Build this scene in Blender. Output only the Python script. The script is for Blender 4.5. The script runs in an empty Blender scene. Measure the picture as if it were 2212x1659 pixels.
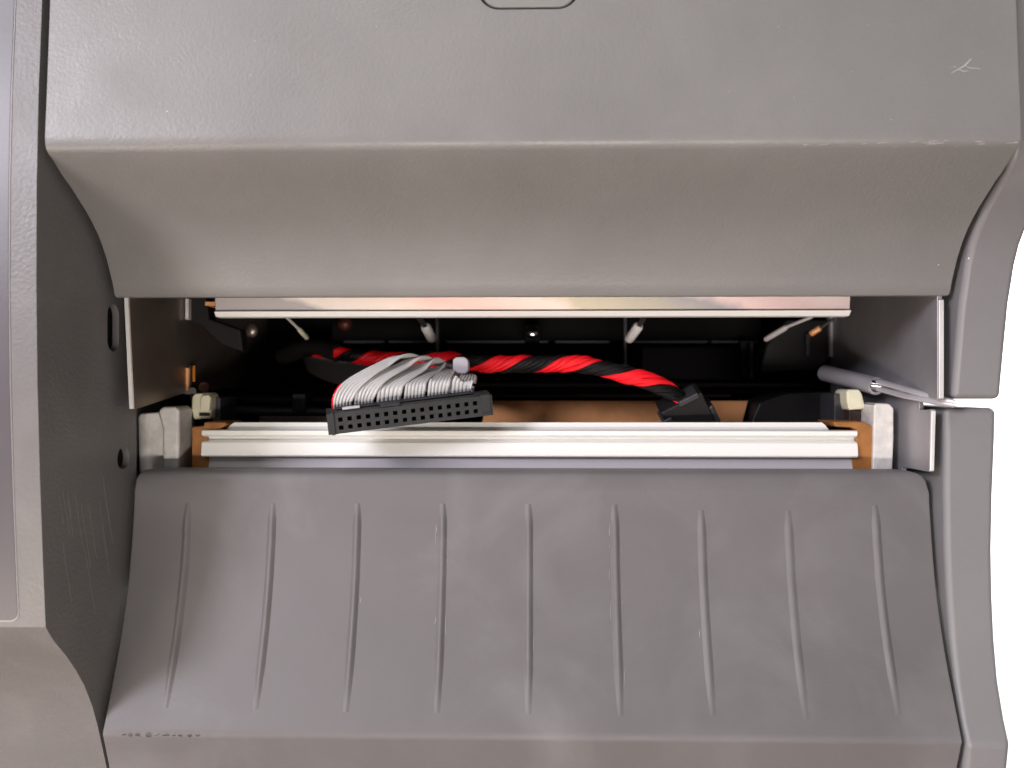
import bpy, bmesh, math, random
from mathutils import Vector, Matrix
random.seed(7)
R = math.radians
scene = bpy.context.scene
COL = scene.collection

# ------------------------------------------------------------------ camera
CZ = 0.130                      # lens height above the desk (metres); the printer is life size
F = 1900.0 / 2212.0             # focal length over picture width
YAW = math.atan(44.0 / 1900.0)
cd = bpy.data.cameras.new("camera")
cam = bpy.data.objects.new("camera", cd)
COL.objects.link(cam)
cam.location = (0, 0, CZ)
cam.rotation_euler = (R(90), 0, YAW)
cd.sensor_width = 36.0
cd.lens = 36.0 * F
cd.clip_start = 0.01
cd.clip_end = 50
cd.dof.use_dof = True
cd.dof.focus_distance = 0.158
cd.dof.aperture_fstop = 20.0
scene.camera = cam

# ------------------------------------------------------------------ room light
w = bpy.data.worlds.new("World")
scene.world = w
w.use_nodes = True
bg = w.node_tree.nodes["Background"]
bg.inputs[0].default_value = (0.92, 0.90, 0.95, 1)
bg.inputs[1].default_value = 0.11


def area(name, loc, target, size, power, color, size_y=None):
    l = bpy.data.lights.new(name, 'AREA')
    l.energy = power
    l.color = color
    l.size = size
    if size_y:
        l.shape = 'RECTANGLE'
        l.size_y = size_y
    o = bpy.data.objects.new(name, l)
    COL.objects.link(o)
    o.location = loc
    o.rotation_euler = (Vector(target) - Vector(loc)).to_track_quat('-Z', 'Y').to_euler()
    return o


area("window_light", (-0.44, -0.34, CZ + 0.23), (0, 0.16, CZ), 0.17, 3.7, (0.93, 0.89, 1.0))
area("ceiling_light", (-0.28, -0.55, CZ + 0.80), (0, 0.15, CZ), 0.40, 3.8, (1.0, 0.965, 0.90))
area("desk_bounce_fill", (0.02, -0.13, 0.016), (0.02, 0.16, CZ - 0.02), 0.20, 0.55, (1.0, 0.92, 0.86), 0.022)  # added fill low in front, stands in for light bounced off the desk
area("left_bounce_fill", (-0.17, 0.01, 0.020), (-0.10, 0.15, 0.08), 0.08, 0.11, (1.0, 0.86, 0.70), 0.03)  # added warm fill that brightens the underside of the left housing
area("wall_fill", (0.55, 0.30, 0.42), (0.60, 0.8, -0.02), 0.30, 15.0, (1.0, 0.99, 0.97))  # unseen fill added behind the printer to blow out the wall

vs = scene.view_settings
vs.view_transform = 'Standard'
vs.look = 'None'
vs.exposure = 0.0
vs.gamma = 1.0


# ------------------------------------------------------------------ pixel helper (2212 wide reading of the photo -> real point at a depth)
def ray(px, py):
    xc = (px - 1106.0) / 1900.0
    zc = (829.5 - py) / 1900.0
    c, s = math.cos(YAW), math.sin(YAW)
    x, y = xc * c - s, xc * s + c
    return x / y, zc / y


def P(px, py, d):
    a, b = ray(px, py)
    return Vector((a * d, d, b * d + CZ))


# ------------------------------------------------------------------ materials
def mat(name, color, rough=0.5, metal=0.0, bump=0.0, bump_scale=1500.0, vary=0.0, vary_scale=60.0,
        light=None, light_amt=0.0, light_scale=45.0, coat=0.0, sss=0.0, spec=0.5, rough_var=0.0):
    m = bpy.data.materials.new(name)
    m.use_nodes = True
    nt = m.node_tree
    b = nt.nodes["Principled BSDF"]
    b.inputs["Base Color"].default_value = (*color, 1)
    b.inputs["Roughness"].default_value = rough
    b.inputs["Metallic"].default_value = metal
    b.inputs["Specular IOR Level"].default_value = spec
    if coat:
        b.inputs["Coat Weight"].default_value = coat
        b.inputs["Coat Roughness"].default_value = 0.15
    if sss:
        b.inputs["Subsurface Weight"].default_value = sss
        b.inputs["Subsurface Radius"].default_value = (0.002, 0.0012, 0.0006)
    tc = nt.nodes.new("ShaderNodeTexCoord")
    if vary or light_amt:
        n = nt.nodes.new("ShaderNodeTexNoise")
        n.inputs["Scale"].default_value = vary_scale
        n.inputs["Detail"].default_value = 6
        n.inputs["Roughness"].default_value = 0.6
        nt.links.new(tc.outputs["Object"], n.inputs["Vector"])
        mr = nt.nodes.new("ShaderNodeMapRange")
        mr.inputs[1].default_value = 0.3
        mr.inputs[2].default_value = 0.7
        mr.inputs[3].default_value = 1 - vary
        mr.inputs[4].default_value = 1 + vary
        nt.links.new(n.outputs["Fac"], mr.inputs[0])
        mx = nt.nodes.new("ShaderNodeMix")
        mx.data_type = 'RGBA'
        mx.blend_type = 'MULTIPLY'
        mx.inputs[0].default_value = 1
        mx.inputs[6].default_value = (*color, 1)
        nt.links.new(mr.outputs[0], mx.inputs[7])
        out = mx.outputs[2]
        if light_amt:
            n2 = nt.nodes.new("ShaderNodeTexNoise")
            n2.inputs["Scale"].default_value = light_scale
            n2.inputs["Detail"].default_value = 7
            n2.inputs["Roughness"].default_value = 0.55
            n2.inputs["Distortion"].default_value = 0.6
            nt.links.new(tc.outputs["Object"], n2.inputs["Vector"])
            r2 = nt.nodes.new("ShaderNodeMapRange")
            r2.inputs[1].default_value = 0.5
            r2.inputs[2].default_value = 0.8
            r2.inputs[3].default_value = 0
            r2.inputs[4].default_value = light_amt
            nt.links.new(n2.outputs["Fac"], r2.inputs[0])
            m2 = nt.nodes.new("ShaderNodeMix")
            m2.data_type = 'RGBA'
            nt.links.new(r2.outputs[0], m2.inputs[0])
            nt.links.new(out, m2.inputs[6])
            m2.inputs[7].default_value = (*light, 1)
            out = m2.outputs[2]
        nt.links.new(out, b.inputs["Base Color"])
    if rough_var:
        n3 = nt.nodes.new("ShaderNodeTexNoise")
        n3.inputs["Scale"].default_value = 90
        n3.inputs["Detail"].default_value = 5
        nt.links.new(tc.outputs["Object"], n3.inputs["Vector"])
        r3 = nt.nodes.new("ShaderNodeMapRange")
        r3.inputs[1].default_value = 0.3
        r3.inputs[2].default_value = 0.7
        r3.inputs[3].default_value = rough - rough_var
        r3.inputs[4].default_value = rough + rough_var
        nt.links.new(n3.outputs["Fac"], r3.inputs[0])
        nt.links.new(r3.outputs[0], b.inputs["Roughness"])
    if bump:
        nb = nt.nodes.new("ShaderNodeTexNoise")
        nb.inputs["Scale"].default_value = bump_scale
        nb.inputs["Detail"].default_value = 3
        nt.links.new(tc.outputs["Object"], nb.inputs["Vector"])
        bp = nt.nodes.new("ShaderNodeBump")
        bp.inputs["Strength"].default_value = bump
        bp.inputs["Distance"].default_value = 0.0002
        nt.links.new(nb.outputs["Fac"], bp.inputs["Height"])
        nt.links.new(bp.outputs["Normal"], b.inputs["Normal"])
    return m


M = {}
M['door'] = mat("door_plastic", (0.204, 0.200, 0.196), 0.40, bump=0.24, bump_scale=1900, vary=0.06, vary_scale=35, light=(0.31, 0.305, 0.30), light_amt=0.22, light_scale=28, rough_var=0.08)
M['body'] = mat("body_plastic", (0.158, 0.152, 0.151), 0.44, bump=0.38, bump_scale=1500, vary=0.06, vary_scale=50,
                light=(0.25, 0.24, 0.24), light_amt=0.25, light_scale=90, rough_var=0.05)
M['cover'] = mat("cover_plastic", (0.130, 0.123, 0.127), 0.54, bump=0.12, bump_scale=1900, vary=0.07, vary_scale=45,
                 light=(0.24, 0.235, 0.24), light_amt=0.42, light_scale=42, rough_var=0.06)
M['side'] = mat("side_plastic", (0.210, 0.205, 0.212), 0.42, bump=0.10, bump_scale=1600, vary=0.04)
M['overlay'] = mat("overlay_film", (0.092, 0.085, 0.095), 0.38, bump=0.05, vary=0.03)
M['rim'] = mat("overlay_rim", (0.36, 0.34, 0.36), 0.35)
M['insert'] = mat("insert_plastic", (0.235, 0.235, 0.222), 0.40, bump=0.05, vary=0.03)
M['black'] = mat("black_plastic", (0.006, 0.0055, 0.0055), 0.6, vary=0.2, spec=0.08)
M['dark'] = mat("dark_plastic", (0.014, 0.013, 0.013), 0.45, vary=0.2, spec=0.25)
M['char'] = mat("charcoal_plastic", (0.034, 0.034, 0.037), 0.38, vary=0.15, vary_scale=150)
M['conn'] = mat("connector_plastic", (0.030, 0.031, 0.033), 0.58, vary=0.2, vary_scale=250, bump=0.1, spec=0.25)
M['hole'] = mat("contact_hole", (0.006, 0.006, 0.006), 0.6)
M['steel'] = mat("sheet_steel", (0.33, 0.27, 0.23), 0.38, metal=0.75, vary=0.12, vary_scale=70, rough_var=0.06)
M['galv'] = mat("galvanised_plate", (0.39, 0.38, 0.40), 0.38, metal=0.55, vary=0.15, vary_scale=70, rough_var=0.06)
M['satin'] = mat("satin_tube", (0.50, 0.49, 0.525), 0.35, metal=0.45, vary=0.08)
M['edge'] = mat("cut_steel", (0.78, 0.77, 0.76), 0.38, metal=0.35, vary=0.08, vary_scale=200)
M['zinc'] = mat("cast_zinc", (0.64, 0.62, 0.59), 0.6, metal=0.15, vary=0.20, vary_scale=260, bump=0.7, bump_scale=900)
M['white'] = mat("white_plastic", (0.81, 0.805, 0.775), 0.34, vary=0.015, coat=0.3)
M['base'] = mat("bar_base", (0.56, 0.53, 0.555), 0.4, vary=0.05)
M['amber'] = mat("amber_plastic", (0.32, 0.130, 0.032), 0.45, vary=0.25, vary_scale=260, sss=0.15)
M['cream'] = mat("cream_plastic", (0.66, 0.64, 0.47), 0.38, vary=0.06, vary_scale=200, bump=0.1)
M['copper'] = mat("copper_sheet", (0.90, 0.43, 0.18), 0.45, metal=0.2, vary=0.25, vary_scale=60, rough_var=0.08)
M['orange'] = mat("orange_pin", (0.75, 0.27, 0.03), 0.25, metal=0.6)
M['line'] = mat("dull_steel", (0.16, 0.16, 0.18), 0.35, metal=0.3)
M['rust'] = mat("red_brown_lens", (0.13, 0.03, 0.02), 0.35)
M['glint'] = mat("plated_tip", (0.95, 0.95, 0.95), 0.30, metal=1.0)
M['brown'] = mat("brown_bakelite", (0.035, 0.019, 0.012), 0.4, vary=0.2)
M['red'] = mat("red_wire", (0.86, 0.006, 0.016), 0.34)
M['blackwire'] = mat("black_wire", (0.004, 0.004, 0.005), 0.36, spec=0.3)
M['grey'] = mat("ribbon_grey", (0.51, 0.505, 0.50), 0.38, vary=0.05, vary_scale=300)
M['tie'] = mat("nylon", (0.48, 0.46, 0.49), 0.40)
M['tab'] = mat("white_tip_glint", (0.90, 0.90, 0.89), 0.3)
M['shine'] = mat("bright_steel", (0.80, 0.79, 0.80), 0.14, metal=1.0)
M['scratch'] = mat("scratch_wear", (0.40, 0.39, 0.385), 0.5)
M['scuff'] = mat("light_scuff", (0.235, 0.226, 0.222), 0.5)
M['worn'] = mat("edge_wear", (0.06, 0.055, 0.06), 0.4, vary=0.2, vary_scale=900)
M['wall'] = mat("wall_paint", (0.86, 0.86, 0.85), 0.8, vary=0.02, vary_scale=5)
M['desk'] = mat("desk_laminate", (0.60, 0.49, 0.38), 0.5, vary=0.06, vary_scale=20)


# tear bar: polished steel, a hand's reflection painted as colours along its length
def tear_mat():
    m = bpy.data.materials.new("steel_painted_reflection")
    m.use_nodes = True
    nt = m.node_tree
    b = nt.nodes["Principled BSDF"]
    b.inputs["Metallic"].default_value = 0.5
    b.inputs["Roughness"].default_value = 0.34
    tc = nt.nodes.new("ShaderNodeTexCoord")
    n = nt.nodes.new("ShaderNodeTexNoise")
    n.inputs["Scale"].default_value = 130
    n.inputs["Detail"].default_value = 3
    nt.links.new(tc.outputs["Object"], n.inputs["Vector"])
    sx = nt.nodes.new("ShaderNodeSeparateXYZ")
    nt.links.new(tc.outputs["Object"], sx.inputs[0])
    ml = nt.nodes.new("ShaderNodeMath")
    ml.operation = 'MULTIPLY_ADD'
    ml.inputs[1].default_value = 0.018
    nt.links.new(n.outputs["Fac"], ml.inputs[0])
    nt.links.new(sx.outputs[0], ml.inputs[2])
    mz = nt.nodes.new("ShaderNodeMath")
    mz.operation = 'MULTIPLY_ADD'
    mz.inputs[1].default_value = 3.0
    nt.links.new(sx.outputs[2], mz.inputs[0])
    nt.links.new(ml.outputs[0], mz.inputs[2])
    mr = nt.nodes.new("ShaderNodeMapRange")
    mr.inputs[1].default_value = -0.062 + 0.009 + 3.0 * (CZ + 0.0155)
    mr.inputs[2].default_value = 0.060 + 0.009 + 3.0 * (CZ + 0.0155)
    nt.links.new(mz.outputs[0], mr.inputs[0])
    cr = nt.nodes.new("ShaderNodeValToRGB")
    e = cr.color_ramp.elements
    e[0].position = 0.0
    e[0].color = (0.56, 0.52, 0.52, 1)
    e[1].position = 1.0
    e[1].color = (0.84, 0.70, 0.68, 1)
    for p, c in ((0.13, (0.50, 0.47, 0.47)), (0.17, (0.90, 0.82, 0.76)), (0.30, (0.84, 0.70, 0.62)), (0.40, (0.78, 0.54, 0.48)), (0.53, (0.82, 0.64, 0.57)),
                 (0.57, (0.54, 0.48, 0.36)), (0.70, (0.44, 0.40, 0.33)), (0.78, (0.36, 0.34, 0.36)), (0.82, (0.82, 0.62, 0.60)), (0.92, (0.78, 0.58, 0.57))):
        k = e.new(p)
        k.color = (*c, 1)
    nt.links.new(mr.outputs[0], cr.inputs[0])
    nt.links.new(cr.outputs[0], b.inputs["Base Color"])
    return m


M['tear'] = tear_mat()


# ------------------------------------------------------------------ builders
def link(name, me, m, parent=None):
    o = bpy.data.objects.new(name, me)
    COL.objects.link(o)
    if m is not None and not me.materials:
        me.materials.append(m)
    if parent is not None:
        o.parent = parent
        o.matrix_parent_inverse = world_inv(parent)
    return o


def world_inv(p):
    mw = Matrix.Identity(4)
    q = p
    chain = []
    while q is not None:
        chain.append(q)
        q = q.parent
    for q in reversed(chain):
        mw = mw @ q.matrix_parent_inverse @ q.matrix_basis
    return mw.inverted()


def mesh(name, verts, faces, m, parent=None, bevel=0.0, seg=3, angle=35, smooth=True):
    me = bpy.data.meshes.new(name)
    me.from_pydata([tuple(v) for v in verts], [], faces)
    bm = bmesh.new()
    bm.from_mesh(me)
    bmesh.ops.recalc_face_normals(bm, faces=bm.faces)
    bm.to_mesh(me)
    bm.free()
    if smooth:
        me.shade_smooth()
        me.set_sharp_from_angle(angle=R(angle))
    o = link(name, me, m, parent)
    if bevel:
        b = o.modifiers.new("edge", 'BEVEL')
        b.width = bevel
        b.segments = seg
        b.limit_method = 'ANGLE'
        b.angle_limit = R(angle)
        b.harden_normals = True
    return o


def prof_x(name, prof, m, parent, x0=None, x1=None, **kw):
    """closed outline in (y, z[, x0, x1]) run along X; z is measured from the lens height"""
    n = len(prof)
    a = [(p[2] if len(p) > 2 else x0, p[0], p[1] + CZ) for p in prof]
    b = [(p[3] if len(p) > 3 else x1, p[0], p[1] + CZ) for p in prof]
    faces = [[i, (i + 1) % n, n + (i + 1) % n, n + i] for i in range(n)]
    faces += [list(range(n))[::-1], [n + i for i in range(n)]]
    return mesh(name, a + b, faces, m, parent, **kw)


def prism_y(name, pts, y0, y1, m, parent, **kw):
    """closed outline in (x, z absolute) run along Y"""
    n = len(pts)
    v = [(x, y0, z) for x, z in pts] + [(x, y1, z) for x, z in pts]
    faces = [[i, (i + 1) % n, n + (i + 1) % n, n + i] for i in range(n)]
    faces += [list(range(n))[::-1], [n + i for i in range(n)]]
    return mesh(name, v, faces, m, parent, **kw)


def prism_x(name, pts, x0, x1, m, parent, **kw):
    return prof_x(name, pts, m, parent, x0, x1, **kw)


def ppoly(name, pix, d0, d1, m, parent, **kw):
    """outline read at depth d0, run straight back to d1"""
    pts = []
    for px, py in pix:
        p = P(px, py, d0)
        pts.append((p.x, p.z))
    return prism_y(name, pts, d0, d1, m, parent, **kw)


def pbox(name, px0, py0, px1, py1, d0, d1, m, parent, **kw):
    return ppoly(name, [(px0, py0), (px1, py0), (px1, py1), (px0, py1)], d0, d1, m, parent, **kw)


def box(name, x0, x1, y0, y1, z0, z1, m, parent, **kw):
    return prism_y(name, [(x0, z0), (x1, z0), (x1, z1), (x0, z1)], y0, y1, m, parent, **kw)


def catmull(pts, n):
    pts = [Vector(p) for p in pts]
    q = [2 * pts[0] - pts[1]] + pts + [2 * pts[-1] - pts[-2]]
    out = []
    for i in range(1, len(q) - 2):
        p0, p1, p2, p3 = q[i - 1], q[i], q[i + 1], q[i + 2]
        for k in range(n):
            t = k / n
            out.append(0.5 * ((2 * p1) + (p2 - p0) * t + (2 * p0 - 5 * p1 + 4 * p2 - p3) * t * t
                              + (3 * p1 - p0 - 3 * p2 + p3) * t ** 3))
    out.append(pts[-1])
    return out


def frames(path):
    fr = []
    up = Vector((0, 0, 1))
    for i, p in enumerate(path):
        t = (path[min(i + 1, len(path) - 1)] - path[max(i - 1, 0)]).normalized()
        s = t.cross(up)
        if s.length < 1e-4:
            s = Vector((1, 0, 0))
        s.normalize()
        fr.append((p, t, s, s.cross(t).normalized()))
    return fr


def tube(name, path, r, m, parent, sides=8, hollow=0.0):
    path = [Vector(p) for p in path]
    v, f = [], []
    rr = r if callable(r) else (lambda i: r)
    for i, (p, t, s, u) in enumerate(frames(path)):
        for k in range(sides):
            a = 2 * math.pi * k / sides
            v.append(p + (s * math.cos(a) + u * math.sin(a)) * rr(i))
    n = len(path)
    for i in range(n - 1):
        for k in range(sides):
            f.append([i * sides + k, i * sides + (k + 1) % sides, (i + 1) * sides + (k + 1) % sides, (i + 1) * sides + k])
    if hollow:
        b = len(v)
        fr = frames(path)
        for e, depth in ((0, 1), (n - 1, -1)):
            p, t, s, u = fr[e]
            for q in (p, p + t * depth * r * 2.0):
                for k in range(sides):
                    a = 2 * math.pi * k / sides
                    v.append(q + (s * math.cos(a) + u * math.sin(a)) * r * hollow)
            o0 = e * sides
            for k in range(sides):
                k2 = (k + 1) % sides
                f.append([o0 + k, o0 + k2, b + k2, b + k])
                f.append([b + k, b + k2, b + sides + k2, b + sides + k])
            f.append([b + sides + k for k in range(sides)])
            b = len(v)
    else:
        f.append(list(range(sides))[::-1])
        f.append([(n - 1) * sides + k for k in range(sides)])
    return mesh(name, v, f, m, parent, angle=50)


def thing(name, label, cat, loc, group=None):
    o = bpy.data.objects.new(name, None)
    COL.objects.link(o)
    o.empty_display_size = 0.01
    o.location = loc
    o['label'] = label
    o['category'] = cat
    if group:
        o['group'] = group
    return o


def cut(o, cutter):
    b = o.modifiers.new("cut", 'BOOLEAN')
    b.operation = 'DIFFERENCE'
    b.solver = 'EXACT'
    b.object = cutter
    dg = bpy.context.evaluated_depsgraph_get()
    ev = o.evaluated_get(dg)
    me = bpy.data.meshes.new_from_object(ev)
    o.modifiers.clear()
    o.data = me
    me.shade_smooth()
    me.set_sharp_from_angle(angle=R(30))
    bpy.data.objects.remove(cutter)


def rounded_rect(x0, x1, z0, z1, r, n=8):
    pts = []
    for cx, cz, a0 in ((x1 - r, z1 - r, 0), (x0 + r, z1 - r, 90), (x0 + r, z0 + r, 180), (x1 - r, z0 + r, 270)):
        for k in range(n + 1):
            a = R(a0 + 90 * k / n)
            pts.append((cx + r * math.cos(a), cz + r * math.sin(a)))
    return pts


def interp(tab, z):
    """tab of (y, z) with falling z"""
    for (ya, za), (yb, zb) in zip(tab, tab[1:]):
        if za >= z >= zb:
            t = (za - z) / max(za - zb, 1e-9)
            return ya + (yb - ya) * t
    return tab[0][0] if z > tab[0][1] else tab[-1][0]


# ------------------------------------------------------------------ setting
def sheet(name, verts, m):
    o = mesh(name, verts, [list(range(len(verts)))], m)
    o['kind'] = 'structure'
    return o


box("wall", -3, 3, 0.80, 0.90, -0.7, 2.2, M['wall'], None)['kind'] = 'structure'
box("desk", -1.2, 0.105, -0.25, 0.50, -0.03, 0.0, M['desk'], None)['kind'] = 'structure'

# ------------------------------------------------------------------ printer
printer = thing("label_printer", "grey plastic label printer with dark open front slot and ribbed lower cover", "printer", (0, 0.25, 0))
XL, XR = -0.0758, 0.0741            # door and cover
WL, WR = -0.0768, 0.0752            # inner faces of the two side housings

# left housing
LH = [(0.1368, 0.085), (0.1361, 0.060), (0.1351, 0.045), (0.1346, 0.031), (0.1345, 0.015), (0.1348, 0.0), (0.1355, -0.015),
      (0.1364, -0.029), (0.1371, -0.0384)]
LHc = [(0.1378, -0.0393), (0.1394, -0.0412), (0.1432, -0.0448), (0.1464, -0.0483), (0.1491, -0.0517), (0.1518, -0.0562), (0.1538, -0.0606),
       (0.1552, -0.0644), (0.1567, -0.0684), (0.1595, -0.078), (0.163, -0.094), (0.166, -0.115), (0.167, -0.1295)]
housing = prof_x("left_housing", LH + LHc + [(0.1690, -0.1295), (0.1690, 0.085)], M['body'], printer, -0.15, WL, angle=40)
box("rear_housing", -0.15, -0.0795, 0.1692, 0.42, 0.0005, CZ + 0.085, M['body'], printer)


def wall_cut(pts, depth):
    n = len(pts)
    x0, x1 = WL - depth, WL + 0.01
    v = [(x0, y, z) for y, z in pts] + [(x1, y, z) for y, z in pts]
    f = [[i, (i + 1) % n, n + (i + 1) % n, n + i] for i in range(n)] + [list(range(n))[::-1], [n + i for i in range(n)]]
    return mesh("cutter", v, f, None, None, smooth=False)


cut(housing, wall_cut(rounded_rect(0.1573, 0.1617, CZ + 0.0060, CZ + 0.0146, 0.0021, 8), 0.03))
cut(housing, wall_cut(rounded_rect(0.1611, 0.1659, CZ - 0.0159, CZ - 0.0119, 0.00199, 8), 0.03))
for nm, pts in (("slot_shade_plug", rounded_rect(0.15735, 0.16165, CZ + 0.00605, CZ + 0.01455, 0.0021, 8)), ("slot_shade_plug", rounded_rect(0.16115, 0.16585, CZ - 0.01585, CZ - 0.01195, 0.00194, 8))):
    k = len(pts)
    vv = [(WL - 0.02, y, z) for y, z in pts] + [(WL - 0.0012, y, z) for y, z in pts]
    mesh(nm, vv, [[i, (i + 1) % k, k + (i + 1) % k, k + i] for i in range(k)] + [list(range(k))[::-1], [k + i for i in range(k)]], M['black'], printer)  # black plug fills each hole: its inner shade put into colour
for _ in range(14):
    y0 = random.uniform(0.141, 0.156)
    z0 = CZ - random.uniform(0.016, 0.030)
    ln = random.uniform(0.004, 0.014)
    vv = []
    for k in range(7):
        t = k / 6
        ww = 0.00012 * math.sin(math.pi * (k + 0.4) / 7)
        y = y0 + 0.004 * t * ln / 0.014 + random.uniform(-0.0001, 0.0001)
        vv += [(WL + 0.00003, y - ww, z0 - ln * t), (WL + 0.00006, y, z0 - ln * t), (WL + 0.00003, y + ww, z0 - ln * t)]
    ff = []
    for k in range(6):
        for j in range(2):
            ff.append([3 * k + j, 3 * k + j + 1, 3 * k + 4 + j, 3 * k + 3 + j])
    mesh("scratch", vv, ff, M['scuff'], housing)
bv = housing.modifiers.new("edge", 'BEVEL')
bv.width = 0.0010
bv.segments = 4
bv.limit_method = 'ANGLE'
bv.angle_limit = R(60)
bv.harden_normals = True

# display overlay in the left housing: a thin film plate with rounded lower corner
def overlay(name, xr, zb, lift, thick, m, r):
    rows = []
    z = 0.084
    zs = [0.084 - 0.004 * i for i in range(int((0.084 - (zb + r)) / 0.004))]
    zs += [zb + r - r * math.sin(R(a)) for a in range(0, 91, 10)]
    v, f = [], []
    for z in zs:
        dx = 0.0
        if z < zb + r:
            s = (zb + r - z) / r
            dx = r - r * math.sqrt(max(0, 1 - s * s))
        y = interp(LH, z) - lift
        v += [(-0.149, y, z + CZ), (xr - dx, y, z + CZ), (-0.149, y + thick, z + CZ), (xr - dx, y + thick, z + CZ)]
    for i in range(len(zs) - 1):
        a, b = 4 * i, 4 * i + 4
        f += [[a, a + 1, b + 1, b], [a + 1, a + 3, b + 3, b + 1], [a + 2, a + 3, b + 3, b + 2]]
    a = 4 * (len(zs) - 1)
    f.append([a, a + 1, a + 3, a + 2])
    return mesh(name, v, f, m, printer)


overlay("overlay_rim", WL - 0.00415, -0.0375, 0.00012, 0.0004, M['rim'], 0.0014)
overlay("display_overlay", WL - 0.00432, -0.0373, 0.00022, 0.0006, M['overlay'], 0.0013)

# upper door
DOOR = [(0.1374, 0.085), (0.1364, 0.0594), (0.1353, 0.0430), (0.13495, 0.0386), (0.13500, 0.0374), (0.1353, 0.0366), (0.1359, 0.0361), (0.1375, 0.0352),
        (0.1404, 0.0334), (0.1428, 0.0322), (0.1449, 0.0309), (0.1474, 0.0294), (0.1496, 0.0278), (0.1515, 0.0262), (0.1532, 0.0244), (0.1548, 0.0222),
        (0.1561, 0.0199), (0.1571, 0.0179), (0.1577, 0.0163), (0.1582, 0.0158), (0.1592, 0.0157), (0.1640, 0.0162), (0.1640, 0.085)]
door = prof_x("front_door", DOOR, M['door'], printer, XL, XR, angle=38)
a, b = P(1032, 22, 0.1366), P(1252, 22, 0.1366)
cut(door, prism_y("cutter", rounded_rect(a.x, b.x, a.z, a.z + 0.03, 0.0034, 10), 0.12, 0.1382, None, None, smooth=False))
bv = door.modifiers.new("edge", 'BEVEL')
bv.width = 0.0005
bv.segments = 3
bv.limit_method = 'ANGLE'
bv.angle_limit = R(50)
bv.harden_normals = True
g = 0.00042
prism_y("badge_insert", rounded_rect(a.x + g, b.x - g, a.z + g, a.z + 0.029, 0.0030, 10), 0.13668, 0.1385, M['insert'], printer, bevel=0.0003)
prism_y("door_backing", rounded_rect(a.x - 0.001, b.x + 0.001, a.z - 0.001, a.z + 0.03, 0.0030, 10), 0.1381, 0.1390, M['black'], printer)


# scratches and dust on the door
def door_y(z):
    return interp([(p[0], p[1]) for p in DOOR[:19]], z)


def stroke(name, pix, w, parent, surf=door_y, m=None, d=0.1355, lift=0.00004):
    v, f = [], []
    pts = []
    for px, py in pix:
        dd = d
        for _ in range(4):
            p = P(px, py, dd)
            dd = surf(p.z - CZ) - lift
        pts.append(P(px, py, dd))
    n = len(pts)
    for i, p in enumerate(pts):
        t = (pts[min(i + 1, n - 1)] - pts[max(i - 1, 0)]).normalized()
        s = Vector((-t.z, 0, t.x))
        ww = w * (0.35 + 0.65 * math.sin(math.pi * (i + 0.5) / n)) * random.uniform(0.7, 1.2)
        for sgn in (-1, 1):
            q = p + s * ww * sgn
            q.y = surf(q.z - CZ) - lift
            v.append(q)
        v.append(Vector((p.x, p.y - 0.00005, p.z)))
    for i in range(n - 1):
        A, B = 3 * i, 3 * i + 3
        f += [[A, A + 2, B + 2, B], [A + 2, A + 1, B + 1, B + 2]]
    return mesh(name, v, f, m or M['scratch'], parent)


for pix, wd in (([(2055, 158), (2070, 150), (2084, 142), (2098, 127)], 0.00013), ([(2072, 150), (2082, 154), (2092, 153)], 0.00010),
                ([(2086, 142), (2096, 147), (2108, 147), (2118, 149)], 0.00009), ([(2052, 146), (2060, 143), (2066, 146)], 0.00007),
                ([(2112, 122), (2122, 116), (2128, 113)], 0.00005)):
    stroke("scratch", pix, wd, door)


for _ in range(20):
    px, py = 2200 - 560 * random.random() ** 1.6, random.uniform(303, 313)
    ln = random.uniform(6, 26)
    stroke("edge_scuff", [(px - ln, py + 1), (px - ln / 2, py + random.uniform(-1, 1)), (px, py)], random.uniform(0.00003, 0.00008), door)
for _ in range(8):
    px, py = random.uniform(300, 2100), random.uniform(310, 318)
    stroke("edge_scuff", [(px - 12, py), (px - 6, py + 1), (px, py)], 0.00004, door)


def speck(px, py, d, r, parent):
    bm = bmesh.new()
    bmesh.ops.create_icosphere(bm, subdivisions=1, radius=r)
    for v in bm.verts:
        v.co *= random.uniform(0.7, 1.2)
    me = bpy.data.meshes.new("dust_speck")
    bm.to_mesh(me)
    bm.free()
    p = P(px, py, d)
    for v in me.vertices:
        v.co += p
    return link("dust_speck", me, M['tab'], parent)


speck(205, 484, 0.1502, 0.00016, door)
speck(2027, 572, 0.1552, 0.00012, door)
speck(361, 241, 0.1353, 0.00012, door)
for _ in range(16):
    px, py = random.uniform(300, 2000), random.uniform(20, 290)
    p = P(px, py, 0.136)
    speck(px, py, door_y(p.z - CZ), random.uniform(0.00003, 0.00007), door)

# right housing, upper and lower shells
RU = [(0.1392, 0.085), (0.1388, 0.060), (0.1388, 0.040), (0.1398, 0.0362), (0.1412, 0.0335), (0.1450, 0.0310), (0.1485, 0.0286), (0.1508, 0.0262),
      (0.1528, 0.0236), (0.1543, 0.0205), (0.1553, 0.0172), (0.1563, 0.0140), (0.1572, 0.0090), (0.1580, 0.0045), (0.1588, 0.0), (0.1592, -0.0027)]
ru = prof_x("right_upper_shell", RU + [(0.42, -0.0027), (0.42, 0.085)], M['side'], printer, WR, 0.0838, bevel=0.0011, seg=4, angle=40)
RLw = [(0.1618, -0.0043), (0.1616, -0.010), (0.1617, -0.020), (0.1614, -0.030), (0.1606, -0.038), (0.1594, -0.0455), (0.1577, -0.0525),
       (0.1555, -0.0585), (0.1537, -0.0622), (0.1548, -0.0685), (0.159, -0.09), (0.165, -0.1295)]
RLx = [(y, z, WR - 0.0002, 0.0826 + 0.0018 * max(0, 1 - (-0.0043 - z) / 0.05)) for y, z in RLw]
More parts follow.
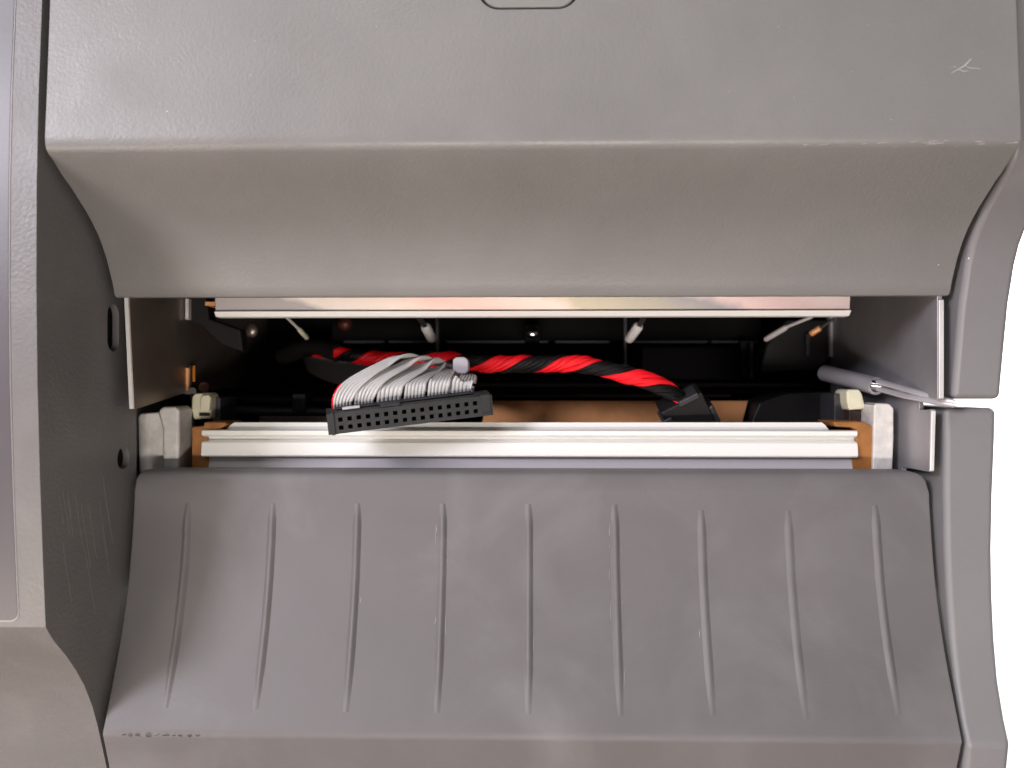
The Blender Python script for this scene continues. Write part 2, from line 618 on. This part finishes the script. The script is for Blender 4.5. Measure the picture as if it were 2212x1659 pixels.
prof_x("right_lower_shell", RLx + [(0.42, -0.1295, WR - 0.0002, 0.0826), (0.42, -0.0043, WR - 0.0002, 0.0844)], M['side'], printer, bevel=0.0011, seg=4, angle=22)
speck(2093, 558, 0.1505, 0.00016, ru)

# lower cover
CV = [(0.1655, -0.0203), (0.1655, -0.0225), (0.1651, -0.0252), (0.1644, -0.0300), (0.1634, -0.0354), (0.1622, -0.0400), (0.1609, -0.0440), (0.1595, -0.0478), (0.1579, -0.0515),
      (0.1562, -0.0552), (0.1546, -0.0585), (0.1536, -0.0606), (0.1532, -0.0616), (0.1534, -0.0624), (0.1554, -0.0680), (0.159, -0.080), (0.166, -0.105), (0.170, -0.1295)]
top = [(0.1720, -0.0164, XL + 0.0030, XR - 0.0040), (0.1676, -0.0164, XL + 0.0016, XR - 0.0030), (0.1668, -0.0167, XL + 0.0010, XR - 0.0018),
       (0.1661, -0.0173, XL + 0.0005, XR - 0.0009), (0.1657, -0.0182, XL + 0.0002, XR - 0.0005)]
cover = prof_x("lower_cover", top + [(y, z, XL, XR) for y, z in CV] + [(0.1720, -0.1295, XL, XR)], M['cover'], printer, bevel=0.0004, angle=50)

xs = [405, 590, 770, 958, 1145, 1330, 1515, 1705, 1893]
for i in range(9):
    x = -0.0653 + 0.01615 * i
    zt = -0.0226 - (0.001 if i in (6, 7) else 0)
    zb = -0.0580 - random.uniform(-0.0004, 0.0006)
    n = 26
    v, f = [], []
    for k in range(n + 1):
        t = k / n
        z = zt + (zb - zt) * t
        y = interp(CV, z)
        e = min(1, t / 0.09, (1 - t) / 0.20)
        h = 0.00058 * e * (1, 1, 1, 1, 0.95, 0.85, 0.6, 0.4, 0.65)[i] * random.uniform(0.86, 1.12) + 0.00003
        hw = 0.00090 * (0.65 + 0.35 * e)
        nrm = Vector((0, -0.94, 0.33 if z < -0.03 else 0.1)).normalized()
        for j, (a_, b_) in enumerate(((-1, -0.06), (-0.66, 0.26), (-0.34, 0.80), (0, 1), (0.34, 0.80), (0.66, 0.26), (1, -0.06))):
            v.append(Vector((x + a_ * hw, y, z + CZ)) + nrm * (b_ * h))
    for k in range(n):
        for j in range(6):
            f.append([7 * k + j, 7 * k + j + 1, 7 * k + 8 + j, 7 * k + 7 + j])
    mesh("rib", v, f, M['cover'], cover, angle=60)


def cover_y(z):
    return interp(CV, z)


# worn marks along the lower edge of the cover
for px, wpx, hh in ((268, 8, 5), (281, 9, 8), (297, 10, 9), (321, 12, 11), (339, 11, 4), (358, 16, 7), (375, 7, 8), (389, 9, 6), (409, 10, 6), (427, 9, 5)):
    st = stroke("wear_mark", [(px - wpx / 2, 1588), (px, 1588 + random.uniform(-2, 2)), (px + wpx / 2, 1587 + random.uniform(-2, 2))], hh * 0.00004, cover, cover_y, M['worn'], 0.154, 0.00003)

for _ in range(16):
    i = random.choice((2, 3, 4, 4, 5, 5, 6))
    x0 = -0.0653 + 0.01615 * i + random.choice((-1, 1)) * random.uniform(0.0009, 0.0013)
    z0 = -random.uniform(0.026, 0.052)
    d0 = cover_y(z0)
    px = 1106 + 1900 * math.tan(math.atan(x0 / d0) + YAW)
    py = 829.5 - z0 / d0 * 1900
    ln = random.uniform(10, 46)
    stroke("scuff_mark", [(px + random.uniform(-1, 1), py + ln * k / 4) for k in range(5)], random.uniform(0.00006, 0.00013), cover, cover_y, M['scuff'], d0, 0.00003)

# ---- metal side plates with cut edges
lp = prism_x("side_plate", [(0.1594, 0.030), (0.1592, 0.0160), (0.1613, -0.0047), (0.1850, -0.0020), (0.243, 0.000), (0.243, 0.030)], -0.0745, -0.0737, M['steel'], printer, bevel=0.00015, seg=2)
prism_x("cut_edge", [(0.1590, 0.0160), (0.1592, 0.0160), (0.16128, -0.0046), (0.16108, -0.0046)], -0.07455, -0.07385, M['edge'], lp)
rp = prism_x("side_plate", [(0.1586, 0.030), (0.1586, -0.0028), (0.1660, -0.0024), (0.1660, -0.0048), (0.1612, -0.0046), (0.1618, -0.0160), (0.1735, -0.0163), (0.1740, -0.03), (0.215, -0.03), (0.215, 0.030)],
             0.0722, 0.0731, M['galv'], printer, bevel=0.00015, seg=2)
prism_x("cut_edge", [(0.1582, 0.0150), (0.15855, 0.0150), (0.15855, -0.0026), (0.1582, -0.0026)], 0.07235, 0.07325, M['edge'], rp, bevel=0.00015, seg=2)
prism_x("cut_edge", [(0.1608, -0.0048), (0.1611, -0.0048), (0.16175, -0.0158), (0.16145, -0.0158)], 0.0722, 0.0730, M['edge'], rp, bevel=0.00015, seg=2)

# ---- tear bar under the door lip
pA, pB = P(468, 668, 0.168), P(1833, 668, 0.168)
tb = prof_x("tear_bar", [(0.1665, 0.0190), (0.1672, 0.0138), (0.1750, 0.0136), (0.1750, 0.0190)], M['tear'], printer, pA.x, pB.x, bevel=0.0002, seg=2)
prof_x("bar_lip", [(0.1662, 0.01385), (0.1674, 0.01285), (0.1700, 0.0128), (0.1700, 0.01372)], M['tab'], tb, pA.x, pB.x, bevel=0.0002, seg=2)
pbox("copper_tab", 443, 652, 467, 660, 0.169, 0.174, M['copper'], printer)

# ---- white guide bar with lip, groove and band, on its base
q = lambda y, d: (d, (829.5 - y) / 1900.0 * d)
bl, br = P(436, 950, 0.1735), P(1852, 950, 0.1735)
bar = prof_x("guide_bar", [q(928, 0.1762), q(929, 0.1738), q(931, 0.1733), q(940, 0.1733), q(942.5, 0.1737), q(945, 0.1750), q(951, 0.1750), q(954, 0.1738), q(957, 0.1733), q(984, 0.1729), q(987, 0.1733), q(988, 0.180), q(928, 0.180)],
             M['white'], printer, bl.x, br.x, bevel=0.00012, seg=2)
v = []
fr_, bk_ = 0.1752, 0.1757
out = [(488, 928, fr_), (497, 918, 0.1755), (506, 912, bk_), (1776, 912, bk_), (1783, 918, 0.1755), (1791, 928, fr_)]
v = [P(*o_) for o_ in out] + [P(o_[0], o_[1] + 0.0, o_[2]) + Vector((0, 0.0016, -0.0006)) for o_ in out]
n = len(out)
f = [list(range(n)), [n + i for i in range(n)][::-1]] + [[i, (i + 1) % n, n + (i + 1) % n, n + i] for i in range(n)]
lam = mesh("guide_lamella", v, f, M['white'], printer, bevel=0.0001, seg=2)
p0, p1 = P(452, 995, 0.1745), P(1842, 995, 0.1745)
prof_x("bar_base", [q(987, 0.1745), q(1030, 0.1740), q(1030, 0.182), q(987, 0.182)], M['base'], printer, p0.x, p1.x)

# ---- amber bushings, zinc brackets, cream clips
ppoly("amber_bushing", [(414, 922), (440, 921), (441, 912), (487, 912), (490, 917), (484, 921), (476, 926), (447, 929), (449, 960), (446, 986), (452, 996), (451, 1025), (414, 1025)],
      0.1742, 0.184, M['amber'], printer, bevel=0.0003)
ppoly("amber_bushing", [(1799, 911), (1868, 911), (1886, 922), (1886, 1025), (1840, 1025), (1840, 990), (1850, 985), (1849, 945), (1852, 930), (1838, 923), (1806, 922)],
      0.1742, 0.184, M['amber'], printer, bevel=0.0003)
ppoly("cast_bracket", [(297, 900), (303, 893), (342, 890), (352, 897), (357, 925), (358, 1025), (300, 1025)], 0.1742, 0.190, M['zinc'], printer, bevel=0.0006)
ppoly("cast_bracket", [(341, 893), (343, 883), (352, 879), (377, 878), (387, 884), (386, 1000), (384, 1025), (350, 1025), (350, 925)], 0.1728, 0.1800, M['zinc'], printer, bevel=0.0006)
ppoly("cast_bracket", [(1888, 876), (1893, 871), (1921, 872), (1931, 882), (1931, 950), (1928, 1025), (1885, 1025), (1887, 940)], 0.1735, 0.186, M['zinc'], printer, bevel=0.0005)
c1 = ppoly("cream_clip", [(414, 858), (420, 850), (452, 848), (457, 856), (455, 904), (418, 906), (413, 880)], 0.1795, 0.184, M['cream'], printer, bevel=0.0004)
ppoly("clip_boss", [(432, 862), (436, 854), (450, 852), (455, 858), (452, 888), (431, 890)], 0.1785, 0.180, M['cream'], c1, bevel=0.0003)
pbox("clip_slot", 430, 892, 452, 899, 0.1791, 0.180, M['dark'], c1)
c2 = ppoly("cream_clip", [(1829, 846), (1834, 841), (1856, 841), (1862, 850), (1870, 878), (1865, 884), (1834, 886), (1830, 868)], 0.1790, 0.186, M['cream'], printer, bevel=0.0004)
pbox("clip_foot", 1834, 886, 1866, 912, 0.1800, 0.186, M['brown'], c2, bevel=0.0002)
pbox("clip_post", 458, 858, 476, 912, 0.182, 0.192, M['char'], printer, bevel=0.0003)
pbox("clip_post", 1802, 850, 1829, 912, 0.183, 0.192, M['char'], printer, bevel=0.0003)
# ---- copper pins on the left
for pix, r_, mm in (([(405, 795, 0.186), (404, 852, 0.186)], 0.0005, 'copper'), ([(411, 790, 0.1865), (412, 850, 0.1865)], 0.0003, 'brown'),
                    ([(419, 790, 0.186), (419, 824, 0.186)], 0.00035, 'orange')):
    tube("contact_pin", [P(*p) for p in pix], r_, M[mm], printer)
for px, py, mm, r_ in ((402, 849, 'shine', 0.0005), (415, 846, 'shine', 0.0009), (440, 837, 'rust', 0.0011)):
    p = P(px, py, 0.1855)
    tube("contact_screw", [p, p + Vector((0, 0.0015, 0))], r_, M[mm], printer, sides=10)
ppoly("contact_wedge", [(408, 851), (424, 851), (419, 868), (414, 872)], 0.1845, 0.188, M['brown'], printer)

# ---- dark inner chassis
box("chassis_side", -0.0790, -0.0748, 0.1915, 0.249, 0.088, CZ + 0.031, M['black'], printer)
box("chassis_side", 0.0733, 0.0751, 0.1900, 0.249, 0.088, CZ + 0.031, M['black'], printer)
box("chassis_back", -0.0747, 0.0732, 0.245, 0.249, 0.085, CZ + 0.032, M['black'], printer)
box("chassis_floor", -0.0747, 0.0732, 0.184, 0.245, 0.088, 0.092, M['black'], printer)
box("chassis_roof", -0.0765, 0.0749, 0.1645, 0.26, CZ + 0.031, CZ + 0.034, M['black'], printer)
pbox("chassis_beam", 716, 640, 1645, 737, 0.232, 0.240, M['black'], printer, bevel=0.0003)
for a_, b_ in ((741, 828), (838, 932), (962, 1185), (1200, 1318), (1372, 1530), (1538, 1640)):
    pbox("beam_edge_glint", a_, 736, b_, 740, 0.2305, 0.233, M['line'], printer, bevel=0.0002)  # paler strips paint the light caught along the beam's lower edge
for px, y0, y1, ww in ((944, 660, 782, 6), (1351, 660, 812, 6), (1625, 738, 818, 5), (1607, 735, 815, 14)):
    pbox("chassis_post", px - ww / 2, y0, px + ww / 2, y1, 0.2275, 0.232, M['line'] if ww < 10 else M['dark'], printer, bevel=0.0003)
pbox("brown_panel", 1385, 748, 1598, 822, 0.238, 0.242, M['brown'], printer, bevel=0.0004)
pbox("brown_rail", 1010, 826, 1800, 838, 0.226, 0.232, M['brown'], printer, bevel=0.0004)
pbox("brown_rail", 960, 852, 1580, 859, 0.218, 0.222, M['brown'], printer, bevel=0.0003)
pbox("black_rail", 560, 838, 1760, 852, 0.222, 0.230, M['black'], printer, bevel=0.0003)
# copper sheet behind the guide bar
va = [P(1050, 866, 0.2045), P(1615, 866, 0.2045), P(1600, 925, 0.198), P(1040, 925, 0.198)]
vb = [x + Vector((0, 0.001, -0.0005)) for x in va]
mesh("copper_sheet", va + vb, [[0, 1, 2, 3], [4, 7, 6, 5], [0, 4, 5, 1], [1, 5, 6, 2], [2, 6, 7, 3], [3, 7, 4, 0]], M['copper'], printer)
ppoly("dark_block", [(1622, 912), (1640, 870), (1700, 850), (1800, 846), (1800, 925), (1622, 925)], 0.197, 0.215, M['dark'], printer, bevel=0.0005)
ppoly("ribbon_bracket", [(1655, 745), (1700, 690), (1790, 690), (1800, 770), (1760, 800), (1640, 806)], 0.214, 0.222, M['dark'], printer, bevel=0.0005)
pbox("bracket_edge", 1742, 720, 1750, 770, 0.212, 0.214, M['char'], printer, bevel=0.0002)
pbox("plate_edge", 1794, 684, 1800, 770, 0.2125, 0.216, M['base'], printer, bevel=0.0002)
# left inner arm
arm = ppoly("hanging_arm", [(402, 640), (445, 640), (452, 688), (520, 712), (525, 760), (480, 745), (436, 704), (402, 690)], 0.186, 0.190, M['dark'], printer, bevel=0.0004)
pbox("arm_edge", 400, 645, 407, 690, 0.1845, 0.1865, M['zinc'], arm, bevel=0.0001)
# dark shafts low on the left
tube("drive_shaft", [P(475, 862, 0.196), P(720, 866, 0.196)], 0.0011, M['dark'], printer, sides=12)
tube("drive_shaft", [P(478, 886, 0.192), P(712, 890, 0.192)], 0.0010, M['char'], printer, sides=12)
pbox("shaft_block", 630, 850, 660, 890, 0.190, 0.196, M['dark'], printer, bevel=0.0004)
pbox("copper_strip", 560, 899, 720, 914, 0.187, 0.190, M['brown'], printer)

# ---- guide prongs hanging behind the tear bar
for pix, mm, tip, r_ in (([(618, 684, 0.185), (645, 710, 0.19), (664, 731, 0.194)], 'zinc', 'cream', 0.00055),
                         ([(903, 684, 0.188), (918, 703, 0.191), (935, 735, 0.195)], 'char', 'tab', 0.00112),  # white tips here and below: glint on the metal ends put into colour
                         ([(1392, 684, 0.188), (1381, 702, 0.191), (1357, 735, 0.195)], 'char', 'tab', 0.00112),
                         ([(1755, 684, 0.189), (1700, 706, 0.193), (1652, 734, 0.197)], 'base', 'base', 0.00065),
                         ([(1800, 690, 0.192), (1772, 708, 0.194), (1750, 722, 0.195)], 'char', 'copper', 0.0007)):
    A, B, C = [P(*p) for p in pix]
    pr = tube("guide_prong", [A, B], r_ * 0.55, M[mm], printer, sides=6)
    tube("prong_tip", [B, B + (C - B) * 0.08, C - (C - B) * 0.08, C], (lambda i, r_=r_: (0.75 * r_, r_, r_, 0.7 * r_)[i]), M[tip], pr, sides=8)


def ball(name, px, py, d, r, m, parent):
    bm = bmesh.new()
    bmesh.ops.create_uvsphere(bm, u_segments=14, v_segments=8, radius=r)
    me = bpy.data.meshes.new(name)
    bm.to_mesh(me)
    bm.free()
    me.shade_smooth()
    p = P(px, py, d)
    for v_ in me.vertices:
        v_.co = Vector((v_.co.x, v_.co.y * 0.6, v_.co.z)) + p
    return link(name, me, m, parent)


ball("screw_head", 1150, 719, 0.222, 0.0016, M['shine'], printer)
pbox("screw_boss", 1132, 700, 1168, 738, 0.2225, 0.232, M['black'], printer, bevel=0.0006)
ball("red_lens", 745, 698, 0.231, 0.0019, M['rust'], printer)
ball("screw_head", 542, 714, 0.195, 0.0016, M['steel'], printer)
ball("screw_head", 1905, 700, 0.190, 0.0006, M['shine'], printer)
tube("spring_wire", [P(1901, 652, 0.188), P(1903, 675, 0.189), P(1905, 690, 0.190)], 0.0003, M['shine'], printer, sides=6)

# ---- latch shaft on the right: hollow tube and two thin rods
tA, tB = P(1782, 806, 0.197), P(1893, 834, 0.1785)
tube("latch_tube", [tA, tA.lerp(tB, 0.5), tB], 0.0018, M['satin'], printer, sides=20, hollow=0.72)
for da, rr in ((0, 0.00060), (16, 0.00055)):
    tube("latch_rod", [P(1897, 824 + da, 0.1765), P(1960, 842 + da * 0.9, 0.1680), P(2030, 862 + da * 0.5, 0.1602), P(2062, 870 + da * 0.3, 0.1590)], rr, M['satin'], printer, sides=10)
pc = P(1898, 831, 0.1768)
tube("latch_joint", [pc + Vector((-0.0012, 0.0005, 0)), pc + Vector((0.0012, -0.0005, -0.0003))], 0.0010, M['shine'], printer, sides=10)
pbox("slot_post", 1938, 872, 1957, 1015, 0.180, 0.200, M['black'], printer, bevel=0.0003)

# ------------------------------------------------------------------ ribbon cable
ribbon = thing("ribbon_cable", "grey ribbon cable split into strips above a black two-row socket connector", "ribbon cable", tuple(P(885, 900, 0.165)))
BLc, BRc = P(710, 940, 0.1600), P(1066, 896, 0.1668)
u = (BRc - BLc)
L = u.length
u.normalize()
tilt = R(11)
nrm = Vector((0, -math.cos(tilt), -math.sin(tilt)))
nrm = (nrm - u * nrm.dot(u)).normalized()
vup = nrm.cross(u)
if vup.z < 0:
    vup = -vup
H, D = 0.00385, 0.0056
hw = 0.00040
c0, c1_ = 0.078 * L, 0.946 * L
cols = [c0 + (c1_ - c0) * i / 16 for i in range(17)]
rows = [0.29 * H, 0.685 * H]
ug = [0] + [x + s * hw for x in cols for s in (-1, 1)] + [L]
vg = [0] + [x + s * hw for x in rows for s in (-1, 1)] + [H]
V3 = lambda a_, b_, c_: BLc + u * a_ + vup * b_ - nrm * c_
v, f = [], []
for b_ in vg:
    for a_ in ug:
        v.append(V3(a_, b_, 0))
nu = len(ug)
for j in range(len(vg) - 1):
    for i in range(nu - 1):
        if i % 2 == 1 and j % 2 == 1:
            continue
        f.append([j * nu + i, j * nu + i + 1, (j + 1) * nu + i + 1, (j + 1) * nu + i])
b0 = len(v)
v += [V3(0, 0, 0), V3(L, 0, 0), V3(L, H, 0), V3(0, H, 0), V3(0, 0, D), V3(L, 0, D), V3(L, H, D), V3(0, H, D)]
for q_ in ((0, 1, 5, 4), (1, 2, 6, 5), (2, 3, 7, 6), (3, 0, 4, 7), (4, 5, 6, 7)):
    f.append([b0 + k for k in q_])
conn = mesh("connector", v, f, M['conn'], ribbon, smooth=False)
sv = []
for z_ in (0, 0.0022):
    for a_, b_ in ((-1, -1), (1, -1), (1, 1), (-1, 1)):
        sv.append((a_ * hw, b_ * hw, z_))
sme = bpy.data.meshes.new("socket")
sme.from_pydata(sv, [], [[0, 1, 5, 4], [1, 2, 6, 5], [2, 3, 7, 6], [3, 0, 4, 7], [4, 5, 6, 7]])
sme.materials.append(M['hole'])
rot = Matrix((u, vup, -nrm)).transposed().to_4x4()
for rr in rows:
    for cc in cols:
        o = link("socket", sme, None, conn)
        o.matrix_basis = Matrix.Translation(V3(cc, rr, 0)) @ rot


def obox(name, a0, a1, b0_, b1, c0_, c1, m, parent, **kw):
    vv = [V3(a, b, c) for c in (c0_, c1) for a, b in ((a0, b0_), (a1, b0_), (a1, b1), (a0, b1))]
    return mesh(name, vv, [[0, 1, 2, 3], [7, 6, 5, 4], [0, 4, 5, 1], [1, 5, 6, 2], [2, 6, 7, 3], [3, 7, 4, 0]], m, parent, **kw)


obox("end_latch", 0.0006, 0.0013, -0.0001, H + 0.0002, -0.00025, 0.003, M['conn'], conn, bevel=0.0001, seg=2)
obox("end_latch", L - 0.0022, L - 0.0004, 0.0006, H + 0.00025, -0.0002, 0.003, M['conn'], conn, bevel=0.0001, seg=2)
obox("crimp_bar", 0.0018, 0.0265 * L / 0.0307 + 0.0012, H + 0.00003, H + 0.0003, 0.0026, D + 0.0002, M['conn'], conn, bevel=0.0002, seg=2)
obox("polarity_key", 0.32 * L, 0.44 * L, H + 0.00003, H + 0.0004, 0.0003, 0.0024, M['conn'], conn, bevel=0.0001, seg=2)
obox("strain_relief", 0.0030, 0.0062, H + 0.0001, H + 0.0006, 0.0016, 0.0025, M['grey'], conn, bevel=0.0001, seg=2)

# strips: (base px left, base px right), then their way up, over and back to the tie
base = [717, 763, 810, 869, 920, 971, 1027]
basey = lambda px: 884 - (px - 717) * (35 / 310.0)
mids = [((762, 818), (816, 783), (882, 763)), ((806, 815), (858, 785), (912, 768)), ((848, 818), (890, 792), (932, 776)),
        ((898, 815), (922, 797), (954, 786)), ((949, 810), (957, 797), (974, 793)), ((1001, 818), (1003, 806), (1005, 802))]
for i in range(6):
    pa, pb = base[i], base[i + 1]
    pm = (pa + pb) / 2
    dd = 0.1642 + 0.0065 * (pm - 717) / 310
    m1, m2, m3 = mids[i]
    path = [P(pm, basey(pm) + 8, dd + 0.0005), P(pm + 2, basey(pm) - 22, dd - 0.0008), P(m1[0] + 6, m1[1] + 8, dd + 0.0004), P(m2[0] + 10, m2[1] + 6, dd + 0.0030 + 0.0008 * i),
            P(m3[0] + 4, m3[1] + 6, dd + 0.0068 + 0.0010 * i), P((985, 986, 987, 987, 990, 1006)[i], (805, 804, 803, 802, 802, 807)[i], 0.1870), P((1000, 1000, 1001, 1001, 1003, 1006)[i], 816, 0.1925)]
    pts = catmull(path, 9)
    W = (P(pb, basey(pb), dd) - P(pa, basey(pa), dd)).length * 0.88
    c_end = Vector((0.55, -0.74, -0.40)).normalized()
    n_w = 6
    prof = []
    for k in range(n_w):
        for s_ in (0.0, 0.25, 0.5, 0.75):
            prof.append(((k + s_) / n_w, math.sin(math.pi * s_)))
    prof.append((1.0, 0.0))
    v, f = [], []
    np_ = len(prof)
    th = 0.00020
    for k, p in enumerate(pts):
        t_ = (pts[min(k + 1, len(pts) - 1)] - pts[max(k - 1, 0)]).normalized()
        s_ = min(1, max(0, (k / (len(pts) - 1) - 0.20) / 0.42))
        s_ = s_ * s_ * (3 - 2 * s_)
        c_ = u.lerp(c_end, s_ * (1 - 0.13 * max(0, i - 1)))
        if i < 5:
            s2 = min(1, max(0, (k / (len(pts) - 1) - 0.52) / 0.16))
            c_ = c_.lerp(Vector((-0.25, -0.95, 0.12)), s2 * s2 * (3 - 2 * s2))
        c_ = (c_ - t_ * c_.dot(t_)).normalized()
        nn = t_.cross(c_)
        if nn.y > 0 and k < 12:
            nn = -nn
        elif k >= 12 and nn.dot(last) < 0:
            nn = -nn
        last = nn
        wv = W * (1 - 0.36 * s_)
        for a_, h_ in prof:
            v.append(p + c_ * (a_ - 0.5) * wv + nn * (0.00008 + h_ * th))
        for a_, h_ in prof:
            v.append(p + c_ * (a_ - 0.5) * wv - nn * (0.00008 + h_ * th))
    for k in range(len(pts) - 1):
        A, B = k * 2 * np_, (k + 1) * 2 * np_
        for j in range(np_ - 1):
            f.append([A + j, A + j + 1, B + j + 1, B + j])
            f.append([A + np_ + j + 1, A + np_ + j, B + np_ + j, B + np_ + j + 1])
        f.append([A + np_, A, B, B + np_])
        f.append([A + np_ - 1, A + 2 * np_ - 1, B + 2 * np_ - 1, B + np_ - 1])
    mesh("ribbon_strip", v, f, M['grey'], ribbon, angle=70)
    if i == 0:
        ep = [v[k * 2 * np_] * 0.5 + v[k * 2 * np_ + np_] * 0.5 for k in range(0, 15)]
        tube("red_edge_wire", ep, 0.00020, M['red'], ribbon, sides=6)

# the folded part of the ribbon behind the strips
bp = catmull([P(1010, 815, 0.1905), P(930, 814, 0.206), P(840, 813, 0.213), P(760, 808, 0.215), P(695, 792, 0.218), P(658, 774, 0.224), (P(652, 764, 0.232))], 8)
v, f = [], []
nr = 17
for k, p in enumerate(bp):
    for j in range(nr):
        a_ = j / (nr - 1) - 0.5
        hgt = 0.0070
        for sd in (0, 1):
            v.append(p + Vector((0.0032 * a_, -0.0042 * a_ + (0.00012 if j % 2 else 0) + sd * 0.0005, -a_ * hgt)))
for k in range(len(bp) - 1):
    for j in range(nr - 1):
        A, B = (k * nr + j) * 2, ((k + 1) * nr + j) * 2
        f += [[A, A + 2, B + 2, B], [A + 1, B + 1, B + 3, A + 3]]
    A, B = (k * nr) * 2, ((k + 1) * nr) * 2
    f.append([A, B, B + 1, A + 1])
    A, B = (k * nr + nr - 1) * 2, ((k + 1) * nr + nr - 1) * 2
    f.append([A, A + 1, B + 1, B])
mesh("ribbon_fold", v, f, M['grey'], ribbon, angle=60)

# ------------------------------------------------------------------ cable tie
tie = thing("cable_tie", "small white nylon cable tie head between ribbon strips and red wires", "cable tie", tuple(P(994, 788, 0.1755)))
ppoly("tie_head", [(978, 776), (985, 771), (1004, 771), (1012, 778), (1013, 800), (1006, 808), (985, 807), (978, 798)], 0.1765, 0.1800, M['tie'], tie, bevel=0.0004)
tube("tie_strap", [P(994, 790, 0.1799), P(996, 796, 0.183), P(1000, 806, 0.186)], 0.0008, M['tie'], tie, sides=6)

# ------------------------------------------------------------------ power cable
power = thing("power_cable", "twisted bundle of red and black wires ending in a black plug inside the slot", "cable", tuple(P(1100, 790, 0.183)))
path = catmull([P(655, 757, 0.2035), P(700, 760, 0.199), P(760, 769, 0.195), P(850, 777, 0.1915), P(945, 777, 0.1885), P(1080, 787, 0.1855), P(1225, 785, 0.182),
                P(1310, 798, 0.180), P(1385, 818, 0.179), P(1440, 841, 0.179), P(1475, 862, 0.180)], 14)
pxs = [655, 700, 760, 850, 945, 1080, 1225, 1310, 1385, 1440, 1475]
npath = len(path)
knots = [(620, -1), (720, 0), (808, 1), (942, 2), (1076, 3), (1224, 4), (1378, 5), (1500, 5.75)]


def turn(i):
    s = i / 14.0
    k = min(int(s), len(pxs) - 2)
    px = pxs[k] + (pxs[k + 1] - pxs[k]) * (s - k)
    for (a_, b_), (c_, d_) in zip(knots, knots[1:]):
        if a_ <= px <= c_:
            return (b_ + (d_ - b_) * (px - a_) / (c_ - a_)) * 2 * math.pi
    return knots[-1][1] * 2 * math.pi


fr2 = frames(path)
for grp, offs, mm, nm in ((0, (-1.2, -0.6, 0.0, 0.6, 1.2), 'red', 'red_wire'), (math.pi, (-1.2, -0.6, 0.0, 0.6, 1.2), 'blackwire', 'black_wire')):
    for w_i, of in enumerate(offs):
        wp = []
        jit = random.uniform(-0.16, 0.16)
        jr = random.uniform(0.05, 0.16)
        for i, (p, t_, s_, up_) in enumerate(fr2):
            e = i / (npath - 1)
            th_ = turn(i) + grp + of + jit * math.sin(i * 0.3 + w_i)
            rad = 0.00130 * min(1, 0.62 + 0.38 * i / 60) * (1 - 0.35 * max(0, (e - 0.9) / 0.1))
            # front of the bundle faces -Y
            wp.append(p + (Vector((0, -1, 0)) * math.cos(th_) + up_ * math.sin(th_)) * rad * ((1.14 - 0.11 * abs(of) if grp == 0 else 1.0) + jr * math.sin(i * 0.17 + 2.1 * w_i)))
        tube(nm, wp, 0.00050, M[mm], power, sides=7)
tube("core_wire", path, 0.0010, M['blackwire'], power, sides=8)
tube("black_sleeve", catmull([P(612, 772, 0.215), P(650, 755, 0.206), P(695, 752, 0.2), P(728, 763, 0.1965)], 6), 0.0021, M['dark'], power, sides=12)
# plug
PC = P(1484, 884, 0.1825)
ax = Vector((0.86, -0.10, 0.44)).normalized()
ay = Vector((0.42, 0.35, -0.80))
ay = (ay - ax * ay.dot(ax)).normalized()
az = ax.cross(ay)


def plug_box(name, a0, a1, b0_, b1, c0_, c1, m, parent, **kw):
    vv = [PC + ax * a + ay * b + az * c for c in (c0_, c1) for a, b in ((a0, b0_), (a1, b0_), (a1, b1), (a0, b1))]
    return mesh(name, vv, [[0, 1, 2, 3], [7, 6, 5, 4], [0, 4, 5, 1], [1, 5, 6, 2], [2, 6, 7, 3], [3, 7, 4, 0]], m, parent, **kw)


plug = plug_box("plug", -0.0052, 0.0040, -0.0034, 0.0060, -0.0030, 0.0030, M['dark'], power, bevel=0.0003)
plug_box("plug_latch", -0.0012, 0.0032, -0.0040, -0.0028, -0.0035, 0.0010, M['char'], plug, bevel=0.0002)
plug_box("plug_step", -0.0058, -0.0036, -0.0016, 0.0050, -0.0034, 0.0022, M['char'], plug, bevel=0.0003)
plug_box("plug_step", 0.0038, 0.0050, 0.0005, 0.0060, -0.0026, 0.0026, M['char'], plug, bevel=0.0004)
